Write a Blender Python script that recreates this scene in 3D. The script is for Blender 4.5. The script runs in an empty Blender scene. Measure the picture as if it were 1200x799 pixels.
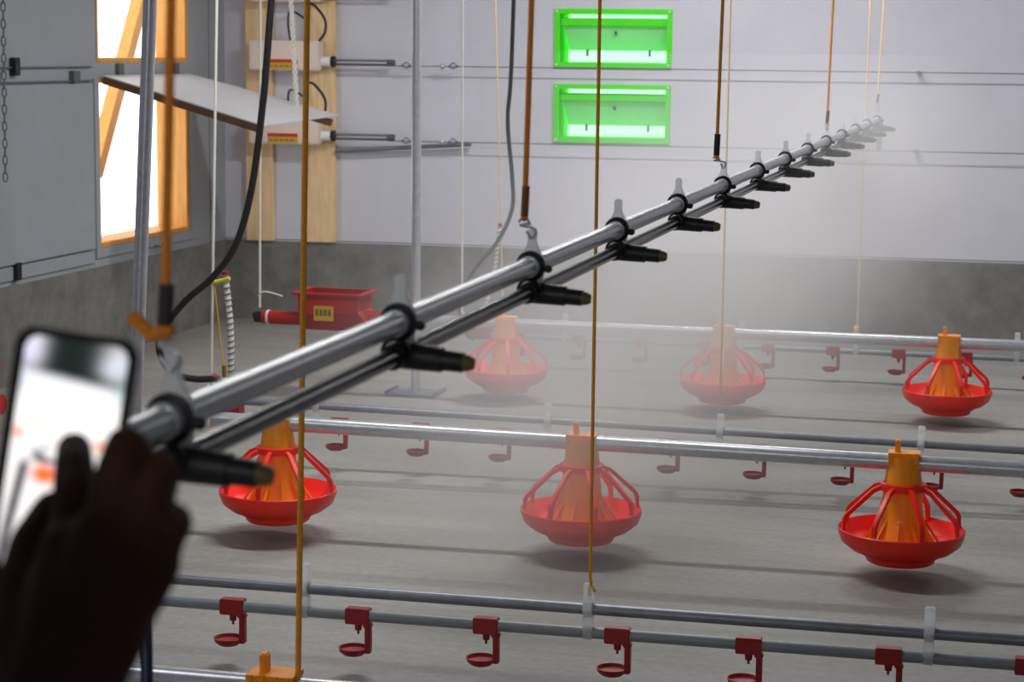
import bpy, bmesh, math, random
from mathutils import Vector, Matrix
random.seed(7)
sc = bpy.context.scene
V = Vector

# ------------------------------------------------------------------ camera
F, CX, CY, HC = 2400.0, 600.0, 399.5, 1.5          # focal length in px of the 1200x799 frame, eye height
yaw, pitch, roll = math.atan(640/2400), math.radians(8.06), math.radians(0.64)
fwd = V((-math.sin(yaw)*math.cos(pitch), math.cos(yaw)*math.cos(pitch), -math.sin(pitch)))
r0 = V((math.cos(yaw), math.sin(yaw), 0)); u0 = r0.cross(fwd)
right = r0*math.cos(roll) + u0*math.sin(roll); up = u0*math.cos(roll) - r0*math.sin(roll)
CAM = V((0, 0, HC))
cam = bpy.data.objects.new('camera', bpy.data.cameras.new('camera')); sc.collection.objects.link(cam)
M4 = Matrix((right, up, -fwd)).transposed().to_4x4(); M4.translation = CAM
cam.matrix_world = M4
cam.data.sensor_width = 36; cam.data.lens = F/1200*36
cam.data.clip_start = 0.05; cam.data.clip_end = 200
cam.data.dof.use_dof = True; cam.data.dof.focus_distance = 5.0; cam.data.dof.aperture_fstop = 9.0
sc.camera = cam

# ------------------------------------------------------------------ world, lights, exposure
w = bpy.data.worlds.new('overcast_sky'); sc.world = w; w.use_nodes = True
bg = w.node_tree.nodes['Background']; bg.inputs[0].default_value = (0.93, 0.97, 1.0, 1); bg.inputs[1].default_value = 2.4
sc.view_settings.view_transform = 'Standard'; sc.view_settings.look = 'None'
sc.view_settings.gamma = 1; sc.view_settings.use_curve_mapping = False
sc.view_settings.exposure = 0.0
sc.cycles.use_denoising = True
sc.cycles.volume_step_rate = 1.0
sc.cycles.max_bounces = 8; sc.cycles.diffuse_bounces = 5; sc.cycles.volume_bounces = 1
def tube_or_fill_lamp(x, y, power, sx=1.5, sy=0.12, col=(1.0, 0.985, 0.985)):
    d = bpy.data.lights.new('ceiling_tube_or_fill', 'AREA'); d.shape = 'RECTANGLE'; d.size = sx; d.size_y = sy
    d.energy = power; d.color = col
    o = bpy.data.objects.new('ceiling_tube_or_fill', d); sc.collection.objects.link(o); o.location = (x, y, 2.82)
    return o
tube_or_fill_lamp(-1.9, 6.1, 54); tube_or_fill_lamp(-1.5, 8.9, 68); tube_or_fill_lamp(1.6, 8.9, 29); tube_or_fill_lamp(-2.9, 3.2, 16); tube_or_fill_lamp(-.9, -3.0, 85, .5)  # last one: fill added behind the camera to brighten ropes and near pipe

# ------------------------------------------------------------------ pixel -> point (the depth comes from the plane it lies on)
def ray(x, y): return fwd + right*((x-CX)/F) - up*((y-CY)/F)
def on_z(x, y, z): d = ray(x, y); return CAM + d*((z-HC)/d.z)
def on_x(x, y, X): d = ray(x, y); return CAM + d*(X/d.x)
def on_line(x, y, pl):                      # vertical plane Y = Y0 + k*X
    d = ray(x, y); return CAM + d*(pl[0]/(d.y - pl[1]*d.x))
def at(x, y, depth): return CAM + ray(x, y)*depth
WALLP = (10.88, 0.06)
D0, D1, D2 = (4.60, .035), (6.93, .06), (9.44, .02)
F0, F1, F2 = (3.455, .035), (5.93, .045), (8.51, .02)
XL, CEIL = -4.49, 2.9
def wy(X, off=0): return WALLP[0] + WALLP[1]*X - off

# ------------------------------------------------------------------ materials
def s2l(c):
    return tuple(((v/255)/12.92 if v/255 <= .04045 else ((v/255+.055)/1.055)**2.4) for v in c)
MATS = {}
def mat(name, rgb, rough=.5, metal=0, noise=0, scale=20, bump=0, bscale=200, trans=0, alpha=1, spec=.5, stretch=None, contrast=None, sub=0):
    m = bpy.data.materials.new(name); m.use_nodes = True; MATS[name] = m
    nt = m.node_tree; b = nt.nodes['Principled BSDF']; L = nt.links
    c = s2l(rgb)
    b.inputs['Base Color'].default_value = (*c, 1); b.inputs['Roughness'].default_value = rough
    b.inputs['Metallic'].default_value = metal; b.inputs['Transmission Weight'].default_value = trans
    b.inputs['Alpha'].default_value = alpha; b.inputs['Specular IOR Level'].default_value = spec
    tc = nt.nodes.new('ShaderNodeTexCoord'); src = tc.outputs['Object']
    if stretch:
        mp = nt.nodes.new('ShaderNodeMapping'); mp.inputs['Scale'].default_value = stretch; L.new(src, mp.inputs[0]); src = mp.outputs[0]
    if noise:
        n = nt.nodes.new('ShaderNodeTexNoise'); n.inputs['Scale'].default_value = scale; n.inputs['Detail'].default_value = 6
        n.inputs['Roughness'].default_value = .65
        L.new(src, n.inputs['Vector'])
        r = nt.nodes.new('ShaderNodeValToRGB'); L.new(n.outputs['Fac'], r.inputs[0])
        lo, hi = contrast or (.3, .7)
        r.color_ramp.elements[0].position = lo; r.color_ramp.elements[1].position = hi
        r.color_ramp.elements[0].color = (*[v*(1-noise) for v in c], 1)
        r.color_ramp.elements[1].color = (*[min(1, v*(1+noise)) for v in c], 1)
        L.new(r.outputs[0], b.inputs['Base Color'])
    if bump:
        n2 = nt.nodes.new('ShaderNodeTexNoise'); n2.inputs['Scale'].default_value = bscale; n2.inputs['Detail'].default_value = 3
        L.new(src, n2.inputs['Vector'])
        bp = nt.nodes.new('ShaderNodeBump'); bp.inputs['Strength'].default_value = bump; bp.inputs['Distance'].default_value = .004
        L.new(n2.outputs['Fac'], bp.inputs['Height']); L.new(bp.outputs[0], b.inputs['Normal'])
    return m
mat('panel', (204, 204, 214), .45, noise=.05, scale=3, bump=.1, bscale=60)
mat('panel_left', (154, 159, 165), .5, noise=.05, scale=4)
mat('concrete_wall', (116, 115, 111), .85, noise=.3, scale=7, bump=.4, bscale=70)
mat('ceiling', (180, 182, 188), .6, noise=.03)
mat('galv', (190, 194, 200), .32, metal=.6, noise=.12, scale=40)
mat('galv_dull', (132, 136, 144), .45, metal=.6, noise=.15, scale=30)
mat('pipe_light', (190, 196, 200), .27, metal=.3, noise=.08, scale=30)
mat('pipe_dark', (44, 52, 66), .2, metal=0, noise=.08, scale=30)
mat('pipe_grey', (130, 138, 144), .4, noise=.08, scale=25)
mat('black_rubber', (22, 22, 24), .5)
mat('black_plastic', (20, 21, 22), .45)
mat('nozzle_tip', (104, 92, 52), .5, noise=.3, scale=90)
mat('hopper_red', (172, 22, 14), .45, noise=.06, scale=12)
mat('red_plastic', (246, 42, 22), .38, noise=.05, scale=12, spec=.4)
mat('dark_red', (152, 14, 24), .45, noise=.08, scale=30)
mat('orange_plastic', (252, 156, 14), .42, noise=.05, scale=14, spec=.4)
mat('rope_orange', (253, 162, 42), .8, noise=.28, scale=300, bump=.6, bscale=400)
mat('rope_deep', (250, 142, 42), .8, noise=.25, scale=300, bump=.6, bscale=400)
mat('rope_cream', (222, 190, 140), .8, noise=.15, scale=300)
mat('rope_white', (226, 224, 216), .8, noise=.1, scale=250, bump=.5, bscale=300)
mat('rope_yellow', (226, 214, 60), .7)
mat('sleeve_black', (44, 38, 36), .55)
mat('sleeve_brown', (128, 78, 24), .6, noise=.35, scale=80)
mat('white_plastic', (232, 232, 228), .4)
mat('wood', (230, 198, 152), .6, noise=.16, scale=6, stretch=(6, 6, .7), bump=.15, bscale=40)
mat('wood_warm', (222, 158, 78), .6, noise=.16, scale=6, stretch=(6, 6, .7), bump=.15, bscale=40)
mat('wood_edge', (112, 80, 54), .7, noise=.2, scale=10)
mat('board_white', (214, 216, 220), .4, noise=.04, scale=8)
mat('act_box', (226, 208, 196), .5, noise=.03)
mat('sticker_yellow', (202, 160, 26), .5); mat('sticker_red', (186, 40, 24), .5); mat('sticker_dark', (120, 90, 20), .6)
mat('cable', (96, 98, 106), .5, metal=.3)
mat('seam', (96, 100, 108), .7)
mat('hinge', (104, 104, 108), .5, metal=.3)
mat('inlet_green', (84, 232, 40), .35, noise=.03, spec=.4)
mat('blue_paint', (14, 36, 72), .45)
mat('skin', (66, 41, 28), .75, spec=.2, noise=.1, scale=60, bump=.2, bscale=250)
mat('jacket', (30, 30, 34), .85, noise=.2, scale=60); mat('trousers', (34, 36, 48), .85, noise=.2, scale=60)
mat('hair', (24, 18, 15), .6, noise=.3, scale=120); mat('shoe', (24, 22, 22), .5)
mat('phone_body', (14, 14, 16), .25)
mat('brass', (168, 128, 52), .35, metal=.9)

def floor_material():
    m = bpy.data.materials.new('floor_concrete'); m.use_nodes = True; nt = m.node_tree; L = nt.links; b = nt.nodes['Principled BSDF']
    tc = nt.nodes.new('ShaderNodeTexCoord')
    def noise(scale, detail, st=(1, 1, 1)):
        mp = nt.nodes.new('ShaderNodeMapping'); mp.inputs['Scale'].default_value = st; L.new(tc.outputs['Object'], mp.inputs[0])
        n = nt.nodes.new('ShaderNodeTexNoise'); n.inputs['Scale'].default_value = scale; n.inputs['Detail'].default_value = detail
        L.new(mp.outputs[0], n.inputs[0]); return n
    n1 = noise(1.6, 6, (.5, 1.6, 1)); n2 = noise(40, 4); n3 = noise(5, 5, (.15, 3.0, 1))
    r1 = nt.nodes.new('ShaderNodeValToRGB'); L.new(n1.outputs[0], r1.inputs[0])
    r1.color_ramp.elements[0].position = .32; r1.color_ramp.elements[1].position = .68
    r1.color_ramp.elements[0].color = (*s2l((130, 129, 124)), 1); r1.color_ramp.elements[1].color = (*s2l((152, 151, 146)), 1)
    mx = nt.nodes.new('ShaderNodeMixRGB'); mx.blend_type = 'MULTIPLY'; mx.inputs[0].default_value = .3
    r3 = nt.nodes.new('ShaderNodeValToRGB'); L.new(n3.outputs[0], r3.inputs[0])
    r3.color_ramp.elements[0].position = .3; r3.color_ramp.elements[0].color = (.6, .6, .6, 1); r3.color_ramp.elements[1].position = .5
    L.new(r1.outputs[0], mx.inputs[1]); L.new(r3.outputs[0], mx.inputs[2])
    mx2 = nt.nodes.new('ShaderNodeMixRGB'); mx2.blend_type = 'OVERLAY'; mx2.inputs[0].default_value = .25
    L.new(mx.outputs[0], mx2.inputs[1]); L.new(n2.outputs[0], mx2.inputs[2]); L.new(mx2.outputs[0], b.inputs['Base Color'])
    b.inputs['Roughness'].default_value = .62
    bp = nt.nodes.new('ShaderNodeBump'); bp.inputs['Strength'].default_value = .25; bp.inputs['Distance'].default_value = .003
    L.new(n2.outputs[0], bp.inputs['Height']); L.new(bp.outputs[0], b.inputs['Normal'])
    MATS['floor'] = m
floor_material()
def translucent(name, rgb, fac=.7):
    m = bpy.data.materials.new(name); m.use_nodes = True; nt = m.node_tree
    for n in list(nt.nodes): nt.nodes.remove(n)
    o = nt.nodes.new('ShaderNodeOutputMaterial'); mix = nt.nodes.new('ShaderNodeMixShader'); mix.inputs[0].default_value = fac
    d = nt.nodes.new('ShaderNodeBsdfDiffuse'); t = nt.nodes.new('ShaderNodeBsdfTranslucent')
    for n in (d, t): n.inputs[0].default_value = (*s2l(rgb), 1)
    nt.links.new(d.outputs[0], mix.inputs[1]); nt.links.new(t.outputs[0], mix.inputs[2]); nt.links.new(mix.outputs[0], o.inputs[0])
    MATS[name] = m
def clear_plastic():
    m = bpy.data.materials.new('clear_plastic'); m.use_nodes = True; nt = m.node_tree
    for n in list(nt.nodes): nt.nodes.remove(n)
    o = nt.nodes.new('ShaderNodeOutputMaterial'); mix = nt.nodes.new('ShaderNodeMixShader'); mix.inputs[0].default_value = .7
    mix2 = nt.nodes.new('ShaderNodeMixShader'); mix2.inputs[0].default_value = .55
    d = nt.nodes.new('ShaderNodeBsdfPrincipled'); d.inputs['Base Color'].default_value = (.85, .88, .9, 1); d.inputs['Roughness'].default_value = .25
    t = nt.nodes.new('ShaderNodeBsdfTranslucent'); t.inputs[0].default_value = (.9, .92, .93, 1); tr = nt.nodes.new('ShaderNodeBsdfTransparent'); tr.inputs[0].default_value = (.95, .97, .97, 1)
    nt.links.new(d.outputs[0], mix2.inputs[1]); nt.links.new(t.outputs[0], mix2.inputs[2])
    nt.links.new(tr.outputs[0], mix.inputs[1]); nt.links.new(mix2.outputs[0], mix.inputs[2]); nt.links.new(mix.outputs[0], o.inputs[0])
    MATS['clear_plastic'] = m
clear_plastic()
translucent('inlet_flap', (206, 250, 214), .34)
translucent('inlet_glow_sheet', (206, 255, 214), .95)
translucent('inlet_liner', (110, 245, 70), .5)

# ------------------------------------------------------------------ mesh helpers
class MB:
    def __init__(s): s.bm = bmesh.new()
    def box(s, lo, hi, rot=None, loc=None):
        vs = [s.bm.verts.new((x, y, z)) for x in (lo[0], hi[0]) for y in (lo[1], hi[1]) for z in (lo[2], hi[2])]
        for f in ((0, 1, 3, 2), (4, 6, 7, 5), (0, 4, 5, 1), (2, 3, 7, 6), (0, 2, 6, 4), (1, 5, 7, 3)): s.bm.faces.new([vs[i] for i in f])
        if rot is not None:
            for v in vs: v.co = rot @ v.co
        if loc is not None:
            for v in vs: v.co += V(loc)
        return s
    def hexa(s, p):          # eight corners: bottom ring then top ring
        vs = [s.bm.verts.new(q) for q in p]
        for f in ((3, 2, 1, 0), (4, 5, 6, 7), (0, 1, 5, 4), (1, 2, 6, 5), (2, 3, 7, 6), (3, 0, 4, 7)): s.bm.faces.new([vs[i] for i in f])
        return s
    def slab(s, q, off):     # a quad thickened by the vector off
        return s.hexa([V(p) for p in q] + [V(p)+V(off) for p in q])
    def tube(s, pts, rad, n=12, caps=True, closed=False, sq=False):
        pts = [V(p) for p in pts]; m = len(pts)
        rads = rad if isinstance(rad, (list, tuple)) else [rad]*m
        rings = []; nrm = None
        for i, p in enumerate(pts):
            if closed: t = pts[(i+1) % m]-pts[i-1]
            else: t = pts[min(i+1, m-1)]-pts[max(i-1, 0)]
            t.normalize()
            if nrm is None:
                nrm = V((0, 0, 1)).cross(t) if abs(t.z) < .9 else V((1, 0, 0)).cross(t)
            nrm = (nrm - t*nrm.dot(t)).normalized(); bi = t.cross(nrm)
            k = 4 if sq else n; ph = math.pi/4 if sq else 0; f = math.sqrt(2) if sq else 1
            rings.append([s.bm.verts.new(p+(nrm*math.cos(2*math.pi*j/k+ph)+bi*math.sin(2*math.pi*j/k+ph))*rads[i]*f) for j in range(k)])
        k = len(rings[0])
        for i in range(m if closed else m-1):
            a, b = rings[i], rings[(i+1) % m]
            for j in range(k): s.bm.faces.new((a[j], a[(j+1) % k], b[(j+1) % k], b[j]))
        if caps and not closed: s.bm.faces.new(rings[0][::-1]); s.bm.faces.new(rings[-1])
        return s
    def lathe(s, prof, n=32, c=(0, 0, 0), closed=False):   # prof: (r, z) list
        rings = []
        for r, z in prof:
            if r < 1e-6: rings.append([s.bm.verts.new((c[0], c[1], c[2]+z))])
            else: rings.append([s.bm.verts.new((c[0]+r*math.cos(2*math.pi*j/n), c[1]+r*math.sin(2*math.pi*j/n), c[2]+z)) for j in range(n)])
        seq = list(range(len(prof)-1))
        for i in seq:
            a, b = rings[i], rings[i+1]
            for j in range(n):
                q = [a[j % len(a)], a[(j+1) % n % len(a)], b[(j+1) % n % len(b)], b[j % len(b)]]
                u = []
                for v in q:
                    if v not in u: u.append(v)
                if len(u) > 2: s.bm.faces.new(u)
        return s
    def ball(s, c, r, n=10, sc3=(1, 1, 1)):
        c = V(c); k = n//2+1
        return s.lathe_xf([(r*math.sin(math.pi*i/k), -r*math.cos(math.pi*i/k)) for i in range(k+1)], n, c, sc3)
    def lathe_xf(s, prof, n, c, sc3):
        before = len(s.bm.verts); s.lathe(prof, n); s.bm.verts.ensure_lookup_table()
        for v in s.bm.verts[before:]: v.co = V((v.co.x*sc3[0], v.co.y*sc3[1], v.co.z*sc3[2]))+c
        return s
    def extrude_outline(s, pts, fn, t0, t1):   # 2-D outline mapped through fn(u, v, t)
        a = [s.bm.verts.new(fn(u, v, t0)) for u, v in pts]; b = [s.bm.verts.new(fn(u, v, t1)) for u, v in pts]
        n = len(pts)
        s.bm.faces.new(a[::-1]); s.bm.faces.new(b)
        for i in range(n): s.bm.faces.new((a[i], a[(i+1) % n], b[(i+1) % n], b[i]))
        return s
    def mesh(s, name, m, smooth=True, bevel=0):
        if bevel: bmesh.ops.bevel(s.bm, geom=list(s.bm.edges), offset=bevel, segments=2, affect='EDGES', clamp_overlap=True)
        bmesh.ops.recalc_face_normals(s.bm, faces=s.bm.faces)
        me = bpy.data.meshes.new(name); s.bm.to_mesh(me); s.bm.free(); me.materials.append(MATS[m])
        if smooth:
            for p in me.polygons: p.use_smooth = True
            me.set_sharp_from_angle(angle=math.radians(38))
        return me
    def build(s, name, m, parent=None, smooth=True, bevel=0):
        return link(name, s.mesh(name, m, smooth, bevel), parent)
def link(name, me, parent=None, loc=None, rot=None):
    o = bpy.data.objects.new(name, me); sc.collection.objects.link(o)
    if parent is not None: o.parent = parent
    if loc is not None: o.location = loc
    if rot is not None: o.rotation_euler = rot
    return o
def tag(o, label, cat=None, group=None, kind=None):
    o['label'] = label
    if cat: o['category'] = cat
    if group: o['group'] = group
    if kind: o['kind'] = kind
    return o
def thing(name, label, cat, loc=(0, 0, 0), rotz=0, group=None):
    o = bpy.data.objects.new(name, None); sc.collection.objects.link(o); o.empty_display_size = .05
    o.location = loc; o.rotation_euler = (0, 0, rotz)
    return tag(o, label, cat, group)
def rel(o, p): return V(p)-V(o.location)          # only for unrotated things
def structure(o, label): o['kind'] = 'structure'; o['label'] = label; return o
def spline(pts, k=8):
    pts = [V(p) for p in pts]; out = []
    for i in range(len(pts)-1):
        p0, p1, p2, p3 = pts[max(i-1, 0)], pts[i], pts[i+1], pts[min(i+2, len(pts)-1)]
        for j in range(k):
            t = j/k
            out.append(.5*((2*p1)+(p2-p0)*t+(2*p0-5*p1+4*p2-p3)*t*t+(3*p1-p0-3*p2+p3)*t**3))
    return out+[pts[-1]]

# ------------------------------------------------------------------ the setting
XR, YF = 5.0, -3.5
structure(MB().box((XL-.2, YF-.2, -.1), (XR+.2, 11.4, 0)).build('floor', 'floor', None, False), 'bare grey concrete floor with faint stains')
structure(MB().box((XL-.2, YF-.2, CEIL), (XR+.2, 11.4, CEIL+.1)).build('ceiling', 'ceiling', None, False), 'pale ceiling above the frame')
structure(MB().box((XR, YF-.2, 0), (XR+.2, 11.4, CEIL)).build('wall_right', 'panel', None, False), 'grey panel wall out of view on the right')
structure(MB().box((XL-.2, YF-.2, 0), (XR+.2, YF, CEIL)).build('wall_front', 'panel', None, False), 'grey panel wall behind the camera')
DADO = .44
# back wall with the holes of the two inlets
INL = []
for (xa, ya, xb, yb) in ((651, 10, 787, 80), (650, 98, 785, 169)):
    a = on_line(xa, ya, WALLP); b = on_line(xb, yb, WALLP); INL.append((a.x, b.x, b.z, a.z))
hx0 = min(i[0] for i in INL)+.015; hx1 = max(i[1] for i in INL)-.015
def wallbox(m, x0, x1, z0, z1, d0=0, d1=-.12):
    q = [(x0, wy(x0, d0), z0), (x1, wy(x1, d0), z0), (x1, wy(x1, d1), z0), (x0, wy(x0, d1), z0)]
    m.hexa([V(p) for p in q]+[V((p[0], p[1], z1)) for p in q]); return m
m = MB()
z2a, z2b = INL[1][2]+.015, INL[1][3]-.015; z1a, z1b = INL[0][2]+.015, INL[0][3]-.015
for (x0, x1, z0, z1) in ((XL-.12, hx0, 0, CEIL), (hx1, XR, 0, CEIL), (hx0, hx1, 0, z2a), (hx0, hx1, z2b, z1a), (hx0, hx1, z1b, CEIL)):
    wallbox(m, x0, x1, z0, z1)
wb = structure(m.build('wall_back', 'panel', None, False), 'pale lavender grey panel wall at the back')
m = MB()
for zz in (.447, 1.98): wallbox(m, XL, XR, zz, zz+.004, .0015, 0)
m.build('seam', 'seam', wb, False)
m = MB(); wallbox(m, XL, XR, 0, DADO, .012, 0)
structure(m.build('baseboard_back', 'concrete_wall', None, False), 'rough grey concrete base along the back wall')
# left wall: two openings above each other, a rail between them
YO0, YO1, ZO0, ZO1, ZM, ZT = 9.05, 10.11, .535, 1.345, 1.425, 2.3
TH = .17
m = MB()
for (y0, y1, z0, z1) in ((YF, YO0, 0, CEIL), (YO1, 11.2, 0, CEIL), (YO0, YO1, 0, ZO0), (YO0, YO1, ZO1, ZM), (YO0, YO1, ZT, CEIL)):
    m.box((XL-TH, y0, z0), (XL, y1, z1))
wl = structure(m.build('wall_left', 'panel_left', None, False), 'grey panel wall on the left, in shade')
m = MB()
for (y0, z0, z1) in ((YO1+.28, DADO, CEIL), (6.9, DADO, CEIL)): m.box((XL, y0, z0), (XL+.0015, y0+.006, z1))
m.build('seam', 'seam', wl, False)
structure(MB().box((XL, YF, 0), (XL+.012, wy(XL), DADO)).build('baseboard_left', 'concrete_wall', None, False), 'rough grey concrete base along the left wall')
w1 = bpy.data.objects.new('window_1', None); sc.collection.objects.link(w1); w1.location = (XL, 9.58, ZO0)
structure(w1, 'open wall openings lined with bright timber, daylight outside')
def wpart(name, lo, hi, mt): return MB().box(rel(w1, lo), rel(w1, hi)).build(name, mt, w1, False, .003)
for z0, z1 in ((ZO0, ZO1), (ZM, ZT)):
    wpart('jamb', (XL-.17, YO1-.028, z0), (XL+.003, YO1+.004, z1), 'wood_warm')
    wpart('jamb', (XL-.17, YO0-.004, z0), (XL+.003, YO0+.02, z1), 'wood_warm')
    wpart('sill', (XL-.17, YO0+.02, z0-.004), (XL+.004, YO1-.028, z0+.02), 'wood_warm')
    wpart('head', (XL-.17, YO0+.02, z1-.02), (XL+.004, YO1-.028, z1+.004), 'wood_warm')
m = MB()
for y0, y1, z0, z1 in ((YO0-.05, YO0-.004, ZO0-.05, ZO1), (YO1+.004, YO1+.05, ZO0-.05, ZO1), (YO0-.004, YO1+.004, ZO0-.05, ZO0-.004)):
    m.box(rel(w1, (XL, y0, z0)), rel(w1, (XL+.012, y1, z1)))
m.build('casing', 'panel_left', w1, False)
# timber brace outside
a = on_x(168, -15, XL-.45); b = on_x(110, 205, XL-.45)
m = MB().tube([a, b], .036, sq=True)
tag(m.build('exterior_timber_brace', 'wood_warm', None, False, .003), 'slanting timber brace outside the open wall opening', 'timber')

# vent flaps of the left wall
hz = ZO1+.012
B = on_line(308, 148, (YO0+.03, 0)); Cc = on_line(397, 136, (YO1-.02, 0))
fz = (B.z+Cc.z)/2; fx = (B.x+Cc.x)/2
fl = thing('vent_flap', 'white hinged flap swung open into the room like a shelf, held by a cord', 'flap', (XL+.02, 9.58, hz))
q = [(XL+.02, YO0+.03, hz), (B.x, YO0+.03, B.z), (Cc.x, YO1-.02, Cc.z), (XL+.02, YO1-.02, hz)]
nrm = (V(q[1])-V(q[0])).cross(V(q[3])-V(q[0])).normalized()
if nrm.z < 0: nrm = -nrm
MB().slab([rel(fl, p) for p in q], nrm*.006).build('panel', 'board_white', fl, False)
ax = (V(q[1])-V(q[0])); ay = V(q[3])-V(q[0])
def fp(u, v, h): return rel(fl, V(q[0])+ax*u+ay*v+nrm*h)
for (u0_, u1_, v0_, v1_) in ((0, .985, 0, .035), (0, .985, .965, 1), (.0, .035, .035, .965), (.62, .66, .035, .965)):
    MB().slab([fp(u0_+.003, v0_+.003, -.0005), fp(u1_-.003, v0_+.003, -.0005), fp(u1_-.003, v1_-.003, -.0005), fp(u0_+.003, v1_-.003, -.0005)], -nrm*.036).build('edge_batten', 'wood_edge', fl, False)
for vv in (.2, .85):
    MB().box(rel(fl, (XL+.001, q[0][1]+ay.y*vv-.03, hz+.006)), rel(fl, (XL+.02, q[0][1]+ay.y*vv+.03, hz+.06))).build('hinge', 'hinge', fl, False, .002)
# the closed flap nearer the camera
cf = thing('vent_flap', 'closed grey flap flush in the left wall beside the open one', 'flap', (XL, 8.5, ZO0))
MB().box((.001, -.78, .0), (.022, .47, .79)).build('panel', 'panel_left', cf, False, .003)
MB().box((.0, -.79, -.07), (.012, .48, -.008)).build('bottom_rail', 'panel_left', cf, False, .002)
m = MB().box((.0, -.79, .80), (.014, .48, .806)).box((.0, -.79, .865), (.014, .48, .871)); m.build('seam', 'seam', cf, False)
for yy in (-.45, .3): MB().box((.0, yy-.035, .795), (.026, yy+.035, .85)).build('hinge', 'hinge', cf, False, .002)
for p, pz in ((on_x(14, 78, XL), .86), (on_x(16, 318, XL), .02)):
    MB().box((.0, p.y-8.5-.025, p.z-ZO0-.04), (.03, p.y-8.5+.025, p.z-ZO0+.04)).build('latch', 'black_plastic', cf, False, .004)
MB().tube([(0, 0, 0), (.05, 0, 0), (.055, .03, .02), (.05, .06, .03)], .006, 8).build('wall_hook', 'hinge', None)
o = bpy.data.objects['wall_hook']; p = on_x(179, 288, XL); o.location = p; tag(o, 'small bent metal hook under the open wall opening', 'hook')

# inlets
for i, (x0, x1, z0, z1) in enumerate(INL):
    t = thing('air_inlet', ('upper' if i == 0 else 'lower')+' of the two bright green glowing air inlets in the back wall', 'air inlet', ((x0+x1)/2, wy((x0+x1)/2), z0))
    def q8(xa, xb, za, zb, d0, d1):
        q = [(xa, wy(xa, d0), za), (xb, wy(xb, d0), za), (xb, wy(xb, d1), za), (xa, wy(xa, d1), za)]
        return [rel(t, p) for p in q]+[rel(t, (p[0], p[1], zb)) for p in q]
    m = MB(); W_ = .026
    for r_ in ((x0, x1, z0, z0+W_), (x0, x1, z1-W_, z1), (x0, x0+W_, z0+W_, z1-W_), (x1-W_, x1, z0+W_, z1-W_)): m.hexa(q8(*r_, .018, 0))
    m.build('frame', 'inlet_green', t, False)
    m = MB()
    a0, a1, c0, c1 = x0+W_, x1-W_, z0+W_, z1-W_
    for r_ in ((a0-.006, a1+.006, c0-.006, c0), (a0-.006, a1+.006, c1, c1+.006), (a0-.006, a0, c0, c1), (a1, a1+.006, c0, c1)): m.hexa(q8(*r_, 0, -.2))
    m.build('liner', 'inlet_liner', t, False)
    # flap: leans inwards from its top hinge, leaving a gap at the bottom
    zt, zb = c1-.065, c0+.062
    q = [(a0+.012, wy(a0, -.035), zt), (a1-.012, wy(a1, -.035), zt), (a1-.004, wy(a1, -.14), zb), (a0+.018, wy(a0, -.14), zb)]
    fo = MB().slab([rel(t, p) for p in q], (0, .008, 0)).build('flap', 'inlet_flap', t, False)
    xm = (x0+x1)/2
    MB().hexa(q8(a0, a1, c1-.066, c1-.022, -.02, -.04)).build('top_bar', 'inlet_green', t, False, .004)
    MB().box((-.006, -.02, 0), (.006, .0, .03)).build('flap_hook', 'hinge', fo, False).location = rel(t, (xm, wy(xm, -.075), (zt+zb)/2+.02))
    for xx in (x0+.15, x1-.14):
        MB().box((-.006, -.012, 0), (.006, 0, .035)).build('clip', 'hinge', fo, False).location = rel(t, (xx, wy(xx, -.12), zb-.03))
    MB().hexa(q8(a0, a1, c0, c1, -.2, -.208)).build('glow_sheet', 'inlet_glow_sheet', t, False)  # added translucent sheet, tints the daylight in the gap green
    for k in range(2):
        for zz in (z0+W_/2, z1-W_/2):
            xx = (x0+W_/2, x1-W_/2)[k]
            MB().box((-.005, -.006, -.005), (.005, 0, .005)).build('screw', 'white_plastic', t, False, .001).location = rel(t, (xx, wy(xx, .018), zz))

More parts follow.
